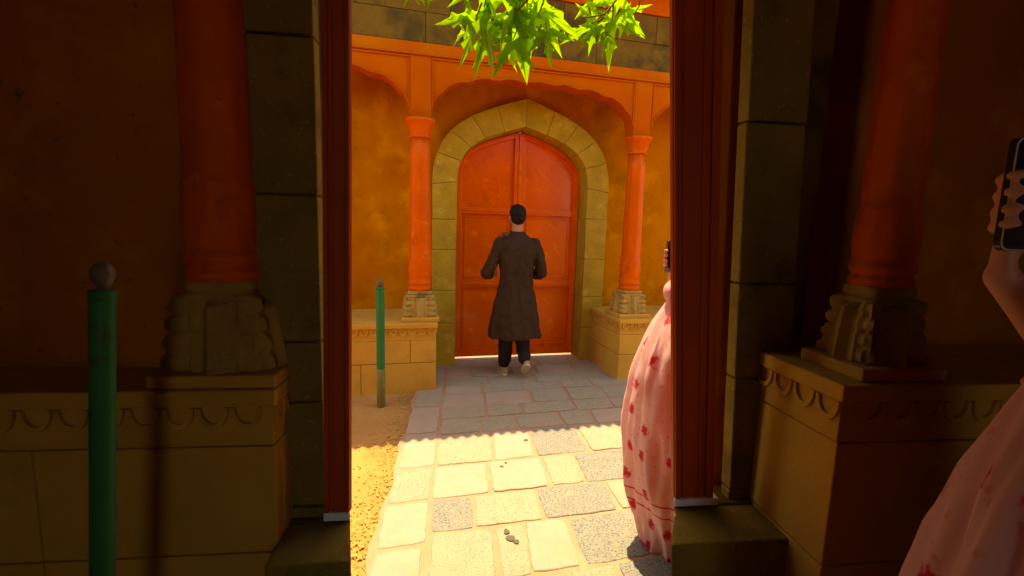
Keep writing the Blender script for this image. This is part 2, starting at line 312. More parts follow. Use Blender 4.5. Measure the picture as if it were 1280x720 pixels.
# stone surround, one block per joint
sur = obj('arch_backing', P([(-.99, -.05), (-.77, -.05)]+[(x*1.03, z+.03) for x, z in inner]+[(-x*1.03, z+.03) for x, z in inner[::-1]][1:]+[(.77, -.05), (.99, -.05)]+[(-x, z) for x, z in outer]+[(x, z) for x, z in outer[::-1]][1:], -.10, .20), M['band'], pal)
rj = random.Random(5)
for s in (-1, 1):
    zs = [-.05, .42, .78, 1.22, 1.68, 2.02] if s > 0 else [-.05, .50, .86, 1.30, 1.62, 2.02]
    for a, b in zip(zs, zs[1:]):
        f = rj.uniform(-.004, .004); e = .0015; bo = b-(.04 if b > 2 else 0)
        bm = P([(s*.985, a+e), (s*.735, a+e), (s*.735, b-e), (s*.992, bo-e)], -.215+f, -.09)
        obj('stone_block', bm, M['stone'], sur, bevel=.006)
        bm = P([(s*.775, a+e), (s*.728, a+e), (s*.728, b-e), (s*.775, b-e)], -.17+f, .0545)
        obj('reveal_block', bm, M['stone'], sur, bevel=.005)
    cuts = [0, 2, 4, 6, 8, 10]
    for a, b in zip(cuts, cuts[1:]):
        ii = inner[a:b+1]; oo = outer[a:b+1]
        pi = [Vector(p) for p in ii]; po = [Vector(p) for p in oo]
        sh = lambda L_: [L_[0]+(L_[1]-L_[0]).normalized()*.0015]+L_[1:-1]+[L_[-1]+(L_[-2]-L_[-1]).normalized()*.0015]
        pi, po = sh(pi), sh(po); f = rj.uniform(-.004, .004)
        obj('stone_block', P([(-s*p.x, p.y) for p in pi]+[(-s*p.x, p.y) for p in po[::-1]], -.215+f, -.09), M['stone'], sur, bevel=.0035)
        pr = [Vector((p.x*1.05, p.y+.035)) for p in pi]; q = [Vector((p.x*.992, p.y-.004)) for p in pi]
        obj('reveal_block', P([(-s*p.x, p.y) for p in q]+[(-s*p.x, p.y) for p in pr[::-1]], -.17+f, .0545), M['stone'], sur, bevel=.004)
# the door: two leaves with sunk panels
door = empty('door', parent=pal)
def clip_arch(x):  # height of the inner arch at x
    ax = abs(x)
    for (a, za), (b, zb) in zip(inner, inner[1:]):
        if -a >= ax >= -b and a != b: return za+(zb-za)*((-a-ax)/(b-a))
    return inner[0][1]
def arch_strip(x0, x1, z0, inset=0, n=8):
    xs = [x0+(x1-x0)*i/n for i in range(n+1)]
    return [(x0, z0), (x1, z0)]+[(x, clip_arch(x)-inset) for x in xs[::-1]]
for s in (-1, 1):
    lf = obj('door_leaf', P(arch_strip(min(s*.004, s*.748), max(s*.004, s*.748), .05, -.022), .055, .085), M['door'], door)
    for x0, x1 in ((.018, .065), (.655, .722)):
        a, b = sorted((s*x0, s*x1)); obj('stile', P(arch_strip(a, b, .05, .010, 4), .008, .0552), M['door'], lf, bevel=.004)
    for z0, z1 in ((.05, .13), (.875, .945), (1.70, 1.765)):
        a, b = sorted((s*.066, s*.654)); obj('rail', B(a, b, .012, .0552, z0, z1), M['door'], lf, bevel=.004)
    a, b = sorted((s*.066, s*.654))
    top = arch_strip(a, b, 1.765, .012, 10)[2:]; low = [(x, z-.055) for x, z in top[::-1]]
    obj('arched_rail', P(top+low, .012, .0552), M['door'], lf, bevel=.004)
    for z0, z1 in ((.165, .845), (.975, 1.67)):
        bm = bmesh.new(); x0, x1 = sorted((s*.10, s*.62))
        for q in ((x0, x1, z0, z0+.014), (x0, x1, z1-.014, z1), (x0, x0+.014, z0+.0145, z1-.0145), (x1-.014, x1, z0+.0145, z1-.0145)): box(bm, q[0], q[1], .044, .0552, q[2], q[3])
        obj('panel_bead', bm, M['door'], lf, bevel=.003)
    if s < 0:
        obj('rivet_strip', (lambda b_: [box(b_, -.642, -.634, .040, .0552, .19+.03*i, .202+.03*i) for i in range(21)] and b_)(bmesh.new()), M['door'], lf)
obj('cover_strip', P(arch_strip(-.017, .017, .05, .02, 4), -.004, .0545), M['door'], door, bevel=.004)
obj('lower_rail_cap', B(-.65, .65, .002, .0115, .90, .915), M['door'], door, bevel=.003)
obj('upper_rail_cap', B(-.65, .65, .002, .0115, 1.725, 1.74), M['door'], door, bevel=.003)
bm = bmesh.new(); box(bm, -.165, -.12, .0, .0545, 1.44, 1.50); tube(bm, [(-.15, -.01, 1.485), (-.15, -.03, 1.46), (-.14, -.03, 1.43), (-.13, -.01, 1.42)], .007)
obj('latch', bm, M['metal'], door)
# threshold
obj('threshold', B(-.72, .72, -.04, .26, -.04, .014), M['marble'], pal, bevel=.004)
# arcade: piers, cusped spandrels, frieze, stone band, painted cornice, eave
CL, CR, YA = -1.13, 1.06, -.70
per = CR-CL
cols = [CL-per, CL, CR, CR+per]
def cusp(x0, x1, zs, za, n=9):
    """multifoil arch line from springing x0 to x1"""
    w2 = (x1-x0)/2; cx = (x0+x1)/2; pts = []
    base = []
    for i in range(61):
        a = math.pi*i/60; base.append((cx-w2*(abs(math.cos(a))**.62)*(1 if math.cos(a) > 0 else -1), zs+(za-zs)*math.sin(a)**.75))
    L_ = [0]
    for p, q in zip(base, base[1:]): L_.append(L_[-1]+math.hypot(q[0]-p[0], q[1]-p[1]))
    for i, (x, z) in enumerate(base):
        ph = L_[i]/L_[-1]*n; sc_ = abs(math.sin(math.pi*ph))**.6*.034
        pts.append((x, z+sc_*(.35+.65*math.sin(math.pi*i/60))-.012))
    return pts
def spandrel(xa, xb):
    L1 = cusp(xa, xb, 2.50, 2.895)
    L1 = [(min(max(x, xa), xb), z) for x, z in L1]; L1[0] = (xa, 2.50); L1[-1] = (xb, 2.50)
    bm = bmesh.new(); rows_ = []
    for x, z in L1: rows_.append([bm.verts.new(p) for p in ((x, YA-.06, z), (x, YA-.06, 3.03), (x, YA+.10, 3.03), (x, YA+.10, z))])
    for p, q in zip(rows_, rows_[1:]):
        for k in range(4): bm.faces.new((p[k], q[k], q[(k+1) % 4], p[(k+1) % 4]))
    bm.faces.new(rows_[0]); bm.faces.new(rows_[-1][::-1])
    o = obj('cusped_arch', bm, M['frieze'], pal)
    bm = bmesh.new(); box(bm, xa+.004, xb-.004, YA-.074, YA-.061, 3.008, 3.024); box(bm, xa+.004, xa+.016, YA-.074, YA-.061, 2.60, 3.007); box(bm, xb-.016, xb-.004, YA-.074, YA-.061, 2.60, 3.007)
    obj('spandrel_moulding', bm, M['frieze'], o, bevel=.003)
    rimpts = [(x, z) for x, z in L1[2:-2]]
    bm = bmesh.new(); tube(bm, [(x, YA-.066, z+.004) for x, z in rimpts], .008, 6); obj('cusp_rim', bm, M['frieze'], o, smooth=True)
for a, b in zip(cols, cols[1:]): spandrel(a+.095, b-.095)
spandrel(cols[0]-per+.095, cols[0]-.095); spandrel(cols[-1]+.095, cols[-1]+per-.095)
obj('frieze', B(-5.6, 5.6, YA-.075, YA+.11, 3.03, 3.14), M['frieze'], pal, bevel=.005)
obj('frieze_moulding', B(-5.6, 5.6, YA-.088, YA-.0755, 3.033, 3.047), M['frieze'], pal, bevel=.003)
obj('porch_ceiling', B(-5.6, 5.6, YA+.11, -.14, 3.05, 3.13), M['plaster'], pal)
band = obj('stone_band', B(-5.6, 5.6, YA-.03, YA+.4, 3.141, 3.66), M['band'], pal)
for z0, z1, off in ((3.143, 3.397, 0), (3.40, 3.655, .3)):
    x = -2.6-off
    while x < 2.4:
        w_ = rj.uniform(.42, .85); f = rj.uniform(-.008, .004)
        obj('stone_block', B(x+.0015, x+w_-.0015, YA-.055+f, YA-.031, z0, z1), M['band'], band, bevel=.006); x += w_
obj('cornice', B(-5.6, 5.6, YA-.07, YA+.3, 3.661, 3.86), M['frieze'], pal, bevel=.006)
# eave with toothed drip edge that throws the shadow line
bm = bmesh.new(); YE = -.985; n_ = 130; x0 = -5.6; st = 11.2/n_; pts = []
for i in range(n_): pts += [(x0+st*i, YE), (x0+st*i+st*.30, YE-.05), (x0+st*i+st*.55, YE-.045)]
pts += [(5.6, YE), (5.6, .95), (x0, .95)]
prismz(bm, pts, 3.861, 3.90); obj('eave', bm, M['frieze'], pal)
for cxx in cols: obj('pier', B(cxx-.0948, cxx+.0948, YA-.068, YA+.10, 2.502, 3.029), M['frieze'], pal, bevel=.004)

def column(cx, cy, zb, zt, r, far=True, zr=1.0):
    """round shaft with carved foot rings, bell capital and a lobed lotus base on a slab"""
    c = empty('column', (cx, cy, 0), parent=None)
    q = r/.1
    H_ = zt-.15 if far else zt
    def flute(a, z): 
        t = (z-zb)/q
        if t > .34: return .0022*q*math.cos(8*a)
        if .13 < t < .30: return .005*q*abs(math.sin(5*a+z*0))*math.sin(math.pi*(t-.13)/.17)
        return 0
    prof = [(0, .110), (.035, .110), (.04, .102), (.055, .102), (.062, .112), (.085, .112), (.092, .103), (.12, .103), (.128, .107), (.15, .107), (.19, .108), (.24, .107), (.28, .104), (.30, .108), (.315, .106), (.325, .100), (.40, .0995)]
    prof = [(zb+z*q, rr*q) for z, rr in prof]
    zz = prof[-1][0]
    for i in range(1, 8): prof.append((zz+(H_-.02-zz)*i/7, (.0995-.013*i/7)*q))
    obj('shaft', lathe(bmesh.new(), prof, 48, flute), M['orange'], c, smooth=True)
    if far:
        cp = [(H_-.02, .088), (H_-.015, .104), (H_+.0, .104), (H_+.008, .086), (H_+.03, .092), (H_+.07, .100), (H_+.10, .110), (H_+.118, .122), (H_+.125, .126), (H_+.15, .126)]
        def sq(a, z): t = max(0, (z-H_)/.15); return .018*t*abs(math.sin(2*a))**1.5+.003*abs(math.sin(6*a))*(1 if z > H_+.01 else 0)
        obj('capital', lathe(bmesh.new(), cp, 48, sq), M['orange'], c, smooth=True)
    return c
def lotus(parent, zb, h, w0, w1, d0, d1, slab):
    """carved lobed base, wider below, with upright leaves; square in plan"""
    bm = bmesh.new(); n = 88; NZ = 30; rings = []
    def sup(a, hw, hd):
        ca, sa = math.cos(a), math.sin(a); e = 5
        k = (abs(ca)**e+abs(sa)**e)**(-1/e); return ca*k*hw, sa*k*hd
    for i in range(NZ+1):
        t = i/NZ; z = zb+slab+(h-slab)*t; tt = t
        if t < .86:
            lob = abs(math.sin(math.pi*t/.86*4))**.55*.030*w1/.145; wv = w1+(w0-w1)*(t/.86)**1.25*.85
        else:
            lob = 0; wv = w0*(1.0-.04*(t-.86)/.14)
            if t < .9: wv *= .93
        ring = []
        for k in range(n):
            a = 2*math.pi*k/n; x, y = sup(a, wv, wv*d1/w1); cf = min(abs(x)/wv, abs(y)/(wv*d1/w1)); cf = min(1, max(0, (cf-.35)/.5)); x *= 1+lob*cf/wv; y *= 1+lob*cf/wv
            # upright leaf relief on the faces
            u_ = x/w1 if abs(math.sin(a)) > .7 else y/w1
            rel = (.016*abs(math.sin(u_*math.pi*2.5+.3)) if t < .8 else 0)
            ctr = math.exp(-(u_/.28)**2)*.030*(1 if t < .72 else max(0, 1-(t-.72)/.06))
            L_ = math.hypot(x, y); s_ = 1+(ctr-rel)/L_
            ring.append(bm.verts.new((x*s_, y*s_, z)))
        rings.append(ring)
    for a, b in zip(rings, rings[1:]):
        for k in range(n): bm.faces.new((a[k], a[(k+1) % n], b[(k+1) % n], b[k]))
    bm.faces.new(rings[0][::-1]); bm.faces.new(rings[-1])
    o = obj('lotus_base', bm, M['carved'], parent)
    obj('base_slab', B(-w1-.03, w1+.03, -d1-.03, d1+.03, zb+.001, zb+slab), M['plinth'], parent, bevel=.006)
    return o
c0 = column(CL, YA, .935, 2.50, .1)
lotus(c0, .655, .28, .115, .145, .115, .145, .04)
c0.parent = pal
for cxx in (cols[0], cols[2], cols[3]):
    c = dup(c0, pal); c.location = (cxx, YA, 0)

def plinth(parent, x0, x1, y0, y1, zt, zb, sc_=1., relx=None, side=None):
    """ashlar plinth: core, blocks in two courses, carved petal course, coping"""
    core = obj('plinth', B(x0+.02, x1-.02, y0+.02, y1-.02, zb, zt-.01), M['plinth'], parent)
    h1 = zb+(zt-zb)*.48; h2 = zt-.16*sc_
    rr = random.Random(int(abs(x0*100)))
    obj('coping', B(x0-.012, x1+.012, y0-.012, y1, zt-.045*sc_, zt), M['plinth'], core, bevel=.006)
    obj('petal_course', B(x0+.004, x1-.004, y0+.006, y1-.001, h2, zt-.046*sc_), M['plinth'], core, bevel=.003)
    for za, zc in ((zb, h1), (h1, h2)):
        x = x0; first = True
        while x < x1-.02:
            w_ = min(rr.uniform(.45, .75)*sc_, x1-x)
            if x1-(x+w_) < .2*sc_: w_ = x1-x
            obj('stone_block', B(x+.002, x+w_-.002, y0+rr.uniform(-.002, .002), y1-.002, za+.002, zc-.002), M['plinth'], core, bevel=.005); x += w_
    pw = .085*sc_; n = int((x1-x0)/pw); ph = .06*sc_; zc = zt-.05*sc_
    bm = bmesh.new()
    for i in range(10):
        a0, a1 = math.pi*i/10, math.pi*(i+1)/10; q = [(math.cos(a)*pw*.46*r_, -math.sin(a)*ph*r_) for a, r_ in ((a0, 1), (a1, 1), (a1, .74), (a0, .74))]
        f_ = [bm.verts.new((u, -.006, v)) for u, v in q]; k_ = [bm.verts.new((u, .008, v)) for u, v in q]
        bm.faces.new(f_)
        for j in range(4): bm.faces.new((f_[j], k_[j], k_[(j+1) % 4], f_[(j+1) % 4]))
    bmesh.ops.remove_doubles(bm, verts=bm.verts, dist=1e-5)
    p0 = obj('petal', bm, M['plinth'], core); spots = [(x0+pw*(k+.5)+(x1-x0-n*pw)/2, y0, 0) for k in range(n)]
    if side is not None: spots += [(x0 if side < 0 else x1, y0+pw*(k+.5), side*math.pi/2) for k in range(int((y1-y0)/pw))]
    for i, (px_, py_, rz_) in enumerate(spots):
        o = p0 if i == 0 else p0.copy()
        if i: C.objects.link(o); o.parent = core
        o.location = (px_, py_, zc); o.rotation_euler = (0, 0, rz_)
    return core
plinth(pal, -5.5, -.985, -.93, -.142, .655, -.06, 1, side=1)
plinth(pal, .87, 5.5, -.93, -.142, .655, -.06, 1, side=-1)

# ------------------------------------------------------------------ green posts
def post(loc, h, r, label):
    t = empty('bollard', loc, label=label, category='post', group='green painted posts')
    obj('pole', lathe(bmesh.new(), [(-.05, r), (h*.3, r), (h*.7, r), (h-.02, r), (h-.015, r*.9)], 28), M['green'], t, smooth=True)
    obj('collar', lathe(bmesh.new(), [(h-.03, r*1.04), (h-.012, r*1.04), (h-.008, r*.7)], 28), M['green'], t, smooth=True)
    obj('flare_tinted_foot', lathe(bmesh.new(), [(-.05, r*1.05), (h*.30, r*1.05), (h*.31, r*1.01)], 28), M['flare_tan'], t, smooth=True)  # sleeve that paints the flare's pale fade on the post
    obj('knob', lathe(bmesh.new(), [(h-.012, r*.5), (h+.0, r*.5), (h+.006, r*.75), (h+.02, r*.95), (h+.035, r*.9), (h+.047, r*.6), (h+.053, r*.2)], 24), M['metal'], t, smooth=True)
    return t
post((-.673, 3.80, 0), 1.035, .0345, 'slim green post with metal knob standing in the dirt beside the path')
pn = post((-.888, 1.06, 0), 1.388, .0235, 'thick green post in deep shade before the left plinth of the gateway')
pn.rotation_euler = (0, R(4.6), 0)      # knocked out of plumb

# ------------------------------------------------------------------ the gateway is made up, to darken both sides of the view
gw = empty('added_gateway', (0, 1.5, 0), label='dark covered gateway with orange columns and timber posts framing the sunlit court, made up to darken both sides', category='added_gateway')
g0 = empty('gateway_mass', parent=None); bpy.data.objects.remove(g0)
def G(name, bm, m, parent=gw, **k): return obj(name, bm, m, parent, **k)
ZT = 3.0
G('wall', P([(-2.6, -.04), (-.475, -.04), (-.455, 2.2), (-.45, ZT), (-2.6, ZT)], .14, .34), M['plaster'])
G('wall', P([(1.05, -.04), (2.9, -.04), (2.9, ZT), (.80, ZT), (.865, 2.2), (1.02, .54)], .14, .34), M['plaster'])
G('lintel', B(-.45, .80, .15, .33, 2.55, ZT), M['plaster'])
G('shade_side_wall', B(-2.6, -2.4, -4.2, .139, -.04, ZT), M['plaster'])  # added walls out of view, shutting daylight out at the sides
G('shade_side_wall', B(2.7, 2.9, -4.2, .139, -.04, ZT), M['plaster'])
G('shade_rear_wall', B(-2.6, .0, -4.4, -4.2, -.04, ZT), M['plaster'])  # added wall behind the camera; its gap sets the dim fill light
G('shade_rear_wall', B(.60, 2.9, -4.4, -4.2, -.04, ZT), M['plaster'])
G('shade_roof', B(-2.7, 3.0, -4.5, .55, ZT, ZT+.15), M['band'])  # added roof and overhang out of view, blocking sun and sky
G('floor', B(-2.39, 2.69, -4.2, -.12, -.045, .008), M['mid'])
# stone pilasters either side, cut into blocks
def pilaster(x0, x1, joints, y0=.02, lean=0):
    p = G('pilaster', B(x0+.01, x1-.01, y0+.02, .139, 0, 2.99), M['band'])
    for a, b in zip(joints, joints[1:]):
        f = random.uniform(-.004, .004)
        obj('stone_block', P([(x0+lean*a, a+.003), (x1+lean*a, a+.003), (x1+lean*b, b-.003), (x0+lean*b, b-.003)], y0+f, y0+.06), M['shaded_stone'], p, bevel=.006)
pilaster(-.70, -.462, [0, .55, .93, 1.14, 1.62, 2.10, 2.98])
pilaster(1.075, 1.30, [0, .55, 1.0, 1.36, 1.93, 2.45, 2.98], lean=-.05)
# right of the pilaster a strip of plaster returns to the column: timber posts with mouldings
def timber(pin, pout, y=0.0, name='timber_post'):
    """pin/pout: (x at z .543, x at z 2.2) of the inner and outer edge"""
    def at(p, z): return p[0]+(p[1]-p[0])*(z-.543)/1.657
    z0, z1 = .543, 2.54
    def strip(t0, t1, ya, yb):
        q = []
        for t, z in ((t0, z0), (t1, z0), (t1, z1), (t0, z1)): q.append((at(pin, z)+(at(pout, z)-at(pin, z))*t, z))
        return P(q, ya, yb)
    o = G(name, strip(0, 1, y, y+.02), M['wood_dark'])
    for t0, t1, d in ((.02, .13, .010), (.20, .26, .006), (.62, .68, .006), (.80, .98, .012)):
        obj('moulding', strip(t0, t1, y-d, y-.0005), M['wood_dark'], o, bevel=.002)
    return o
timber((-.373, -.346), (-.460, -.428))
timber((.810, .674), (.965, .848))
# pale strips imitating light under the posts, and stone footings below
def splay(x, lean, xo, y0, y1, z0, z1):
    """block whose inner face is splayed like the jamb; x: inner edge at the post line and z .51"""
    bm = bmesh.new(); v = []
    for y in (y0, y1):
        for z in (z0, z1):
            xi = (x+(.51-z)*lean)*(1.5+y)/1.5; v += [bm.verts.new((xi, y, z)), bm.verts.new((xo, y, z))]
    for f in ((0, 1, 3, 2), (4, 6, 7, 5), (0, 2, 6, 4), (1, 5, 7, 3), (0, 4, 5, 1), (2, 3, 7, 6)): bm.faces.new([v[i] for i in f])
    return bm
for x, lean, xs_, xf in ((-.3745, -.008, -.462, -.58), (.8155, .08, .985, 1.24)):
    G('gap_light_strip', splay(x, lean, xs_, -.012, .05, .512, .5415), M['marble'], bevel=.004)
    G('footing', splay(x, lean, xf, .0, .12, -.03, .511), M['band'], bevel=.006)
    G('guard_stone', splay(x, lean, xf, -.20, -.0015, -.03, .505), M['shaded_stone'], bevel=.008)
# near plinths, columns, lotus bases
plinth(gw, -2.39, -.575, -.10, .137, 1.021, -.03, 1.15, side=1)
plinth(gw, 1.130, 2.69, -.34, .137, 1.105, -.03, 1.15, side=-1)
cl = column(-.752, .02, 1.347, 3.0, .096, far=False); cl.parent = gw
lotus(cl, 1.021, .326, .105, .155, .075, .085, .042)
cr = column(1.345, -.20, 1.385, 3.0, .078, far=False); cr.parent = gw
lotus(cr, 1.105, .28, .085, .115, .075, .095, .042)

# ------------------------------------------------------------------ people
def hand(bm, wrist, d, n, side, s=1.0, curl=.6, spread=1.0):
    """palm and five fingers. d: direction of the hand, n: normal out of the back of the hand, side: direction of the thumb"""
    wrist, d, n, side = Vector(wrist), Vector(d).normalized(), Vector(n).normalized(), Vector(side).normalized()
    for t in (-.5, -.15, .2, .5): cap(bm, wrist+side*t*.03*s+d*.01*s, wrist+d*.085*s+side*t*.058*s, .014*s, .0125*s, 8)
    for i, (t, L_) in enumerate(((.52, .068), (.18, .077), (-.17, .072), (-.5, .056))):
        p = wrist+d*.088*s+side*t*.062*s*spread; a = 0; dd = d
        for j, seg in enumerate((.45, .32, .23)):
            a += curl*(1+.12*i)
            dd = (d*math.cos(a)-n*math.sin(a)); q = p+dd*L_*seg*s; cap(bm, p, q, (.0092-.0008*j)*s, (.0086-.0009*j)*s, 8); p = q
    p = wrist+side*.026*s+d*.02*s
    for v_, r_ in ((side*.030+d*.022-n*.008, .0115), (side*.012+d*.030-n*.012, .010), (side*.0+d*.022-n*.012, .009)):
        q = p+v_*s; cap(bm, p, q, r_*s, (r_-.001)*s, 8); p = q
def head(bm, c, fwd, s=1.0):
    """skull, jaw, nose, ears, brow, lips round the head centre c, facing fwd"""
    f = Vector(fwd).normalized(); r = f.cross(Vector((0, 0, 1))).normalized(); u = r.cross(f)
    m = Matrix((r, f, u)).transposed(); c = Vector(c)
    e = lambda o, rr: ell(bm, c+m @ Vector(o)*s, tuple(v*s for v in rr), m)
    e((0, -.012, .03), (.074, .092, .085)); e((0, .012, -.03), (.060, .074, .075)); e((0, .045, -.078), (.036, .034, .028)); e((0, .03, -.06), (.052, .05, .04))
    e((0, .094, -.018), (.012, .017, .022)); e((0, .088, .008), (.009, .011, .026)); e((0, .083, -.058), (.023, .010, .009)); e((0, .079, .025), (.048, .014, .012))
    for q in (-1, 1): e((q*.076, -.005, -.012), (.010, .020, .032)); e((q*.030, .080, .008), (.013, .010, .010)); e((q*.042, .062, -.03), (.022, .022, .024))
    return m
# --- the man at the door
AX = .009     # his left elbow swings out a little further
mp = O+FX*-.165+FY*-.62
man = empty('person', (mp.x, mp.y, .02), TH, label='man seen from behind in long dark brown kurta walking up to the orange door', category='person')
bm = bmesh.new()
cap(bm, (0, .01, .95), (0, .015, 1.12), .115, .105); cap(bm, (0, .015, 1.12), (0, .012, 1.30), .105, .098)
ell(bm, (0, .005, 1.30), (.165, .085, .12)); ell(bm, (0, 0, .93), (.15, .11, .12)); cap(bm, (-.12, 0, 1.375), (.12, 0, 1.375), .045, .045)
chain(bm, [(0, -.01, 1.40), (0, .008, 1.50), (0, .015, 1.56)], [.075, .058, .056])
head(bm, (0, .02, 1.635), (0, 1, -.12), 1.0)
for s in (-1, 1):
    el = (s*.278-2*AX, -.005, 1.085); wr = (s*.205, .20, 1.05)
    chain(bm, [(s*.170, 0, 1.365), (s*.225, -.01, 1.25), el], [.045, .043, .038]); chain(bm, [el, (s*.235, .10, 1.07), wr], [.040, .036, .026])
    hand(bm, wr, (-s*.35, .9, .1), (s*.5, .1, .8), (-s*.2, .1, .9), 1.0, .5)
    fy, hz = (.06, .08) if s < 0 else (-.10, .13)
    kn = (s*.085, .05 if s < 0 else .03, .49)
    chain(bm, [(s*.085, 0, .88), kn], [.085, .06]); chain(bm, [kn, (s*.085, fy*.3, .30), (s*.085, fy, hz)], [.052, .046, .034])
body = obj('body', bm, M['skin'], man); remesh(body, .0065, 4)
# kurta: closed shell lofted, sleeves joined by remesh, folds pressed in
def loft(bm, secs, n=56, fold=0, nf=9, seed=0):
    """secs: (z, cx, cy, rx, ry, fold scale)"""
    rings = []
    for z, cx, cy, rx, ry, k in secs:
        ring = []
        for i in range(n):
            a = 2*math.pi*i/n; w_ = k*fold*(math.sin(nf*a+1.3*math.sin(2*a+seed)+z*2.5)+.5*math.sin((nf*2-3)*a+seed*2+z*4))
            ring.append(bm.verts.new((cx+math.cos(a)*(rx+w_), cy+math.sin(a)*(ry+w_), z)))
        rings.append(ring)
    for a, b in zip(rings, rings[1:]):
        for k in range(n): bm.faces.new((a[k], a[(k+1) % n], b[(k+1) % n], b[k]))
    bm.faces.new(rings[0][::-1]); bm.faces.new(rings[-1]); return bm
bm = bmesh.new()
loft(bm, [(.41, .008, -.012, .272, .172, 1), (.45, .006, -.012, .268, .170, 1), (.55, .002, -.01, .254, .165, .9), (.68, 0, -.01, .236, .162, .8), (.82, 0, -.005, .200, .148, .8), (.93, 0, 0, .178, .138, .7), (1.02, 0, 0, .168, .130, .6), (1.15, 0, 0, .176, .130, .5), (1.28, 0, -.005, .198, .134, .25), (1.355, 0, -.005, .205, .122, .1), (1.41, 0, -.003, .168, .104, 0), (1.44, 0, -.003, .130, .092, 0), (1.458, 0, 0, .100, .082, 0), (1.482, 0, 0, .074, .072, 0)], fold=.015, nf=7)
for s in (-1, 1):
    chain(bm, [(s*.18, 0, 1.375), (s*.226, -.005, 1.26), (s*.258-AX, -.012, 1.16), (s*.285-2*AX, -.005, 1.08)], [.066, .064, .060, .060])
    chain(bm, [(s*.285-2*AX, -.005, 1.08), (s*.272-2*AX, .08, 1.06)], [.064, .056]); 
    chain(bm, [(s*.280-2*AX, .045, 1.05), (s*.245-2*AX, .055, 1.055)], [.05, .05])
kr = random.Random(12)
def bk(x, z, off=0):    # a point on the back of the cloth
    rx = .20+(.06 if z < .6 else 0)*(.6-z)/.2; ry = .137+max(0, .95-z)*.05; return (x, -ry*math.sqrt(max(.05, 1-(x/rx)**2))+off, z)
for x0, z0, x1, z1, r in ((-.05, 1.30, -.11, 1.02, .013), (.04, 1.22, -.03, .98, .012), (.10, 1.30, .13, 1.05, .012), (-.13, 1.24, -.09, 1.08, .010), (.0, 1.04, .05, .62, .012), (-.10, .98, -.15, .44, .015), (.10, .98, .17, .44, .015), (.03, .80, .02, .42, .014), (-.06, .86, -.05, .42, .014), (.12, 1.12, .02, 1.0, .011), (-.14, 1.0, -.03, .93, .010)):
    chain(bm, [bk(x0, z0, .012), bk((x0+x1)/2+kr.uniform(-.01, .01), (z0+z1)/2, .003), bk(x1, z1, .008)], [r*.9, r*1.45, r*1.55])
for q in (-1, 1):
    for k in range(3): chain(bm, [(q*(.200+.010*k), -.064, 1.27-.06*k), (q*(.262+.008*k), -.052, 1.22-.055*k)], [.012, .012])
ku = obj('kurta', bm, M['kurta'], man); remesh(ku, .0075, 2)
t = bpy.data.textures.new('cloth_folds', 'CLOUDS'); t.noise_scale = .11; t.noise_depth = 2
d = ku.modifiers.new('f', 'DISPLACE'); d.texture = t; d.strength = .034; d.texture_coords = 'LOCAL'; d.mid_level = .55
s2 = ku.modifiers.new('s2', 'SMOOTH'); s2.iterations = 2
bm = bmesh.new(); tube(bm, [(math.cos(a)*.064, .002+math.sin(a)*.064, 1.486+.006*math.sin(a)) for a in [i*math.pi/12 for i in range(25)]], .0135, 8); 
obj('collar', bm, M['kurta'], man, smooth=True)
for s in (-1, 1):
    bm = bmesh.new(); el = Vector((s*.270-2*AX, .085, 1.06)); dr = Vector((s*-.04, .10, -.015)).normalized()
    cap(bm, el, el+dr*.035, .061, .057); o = obj('sleeve_cuff', bm, M['kurta'], man, smooth=True)
bm = bmesh.new()
for s in (-1, 1):
    fy, hz = (.06, .135) if s < 0 else (-.11, .205)
    kn = (s*.085, .05 if s < 0 else .03, .49)
    chain(bm, [(s*.08, 0, .86), kn], [.10, .082]); chain(bm, [kn, (s*.088, fy*.3, .28), (s*.088, fy-.004, hz)], [.082, .072, .064])
cap(bm, (-.06, 0, .9), (.06, 0, .9), .11, .11)
tr = obj('trousers', bm, M['trouser'], man); remesh(tr, .0075, 3)
d = tr.modifiers.new('f', 'DISPLACE'); t2 = bpy.data.textures.new('trouser_folds', 'CLOUDS'); t2.noise_scale = .07; d.texture = t2; d.strength = .024; d.texture_coords = 'LOCAL'
# shoes: left flat, right heel lifted so its pale sole shows
def shoe(x, y, pitch, z):
    e = empty('shoe', (x, y, z), 0, man); e.rotation_euler = (pitch, 0, R(-6) if x > 0 else R(4))
    bm = bmesh.new(); chain(bm, [(0, -.02, .045), (0, .06, .045), (0, .15, .035), (0, .19, .032)], [.038, .040, .036, .028])
    o = obj('upper', bm, M['shoe'], e); remesh(o, .006, 3)
    pts = []
    for i in range(28):
        a = 2*math.pi*i/28; pts.append((math.cos(a)*(.043-.006*math.sin(a-.5)), .075+math.sin(a)*.148))
    obj('sole', prismz(bmesh.new(), pts, 0, .022), M['sole'], e, bevel=.006); return e
shoe(-.093, .035, 0, 0); shoe(.098, -.165, R(-36), .125)
# hair: cap over the skull with uneven surface
def hair_cap(parent, c, s=1.0, long=False, fwd=1):
    bm = bmesh.new(); c = Vector(c)
    ell(bm, c+Vector((0, -.020, .042))*s, (.084*s, .098*s, .086*s)); ell(bm, c+Vector((0, -.045, .0))*s, (.076*s, .066*s, .075*s)); ell(bm, c+Vector((0, .03, .085))*s, (.066*s, .062*s, .045*s))
    if long: chain(bm, [c+Vector((0, -.075, -.02))*s, c+Vector((0, -.11, -.14))*s, c+Vector((0, -.12, -.3))*s], [.07*s, .055*s, .035*s])
    # clear the face by leaving the front lower part free
    o = obj('hair', bm, M['hair'], parent); remesh(o, .006, 2)
    tt = bpy.data.textures.new('hair_tufts', 'CLOUDS'); tt.noise_scale = .018
    dd = o.modifiers.new('f', 'DISPLACE'); dd.texture = tt; dd.strength = .022; dd.texture_coords = 'LOCAL'; return o
hair_cap(man, (0, .02, 1.635))

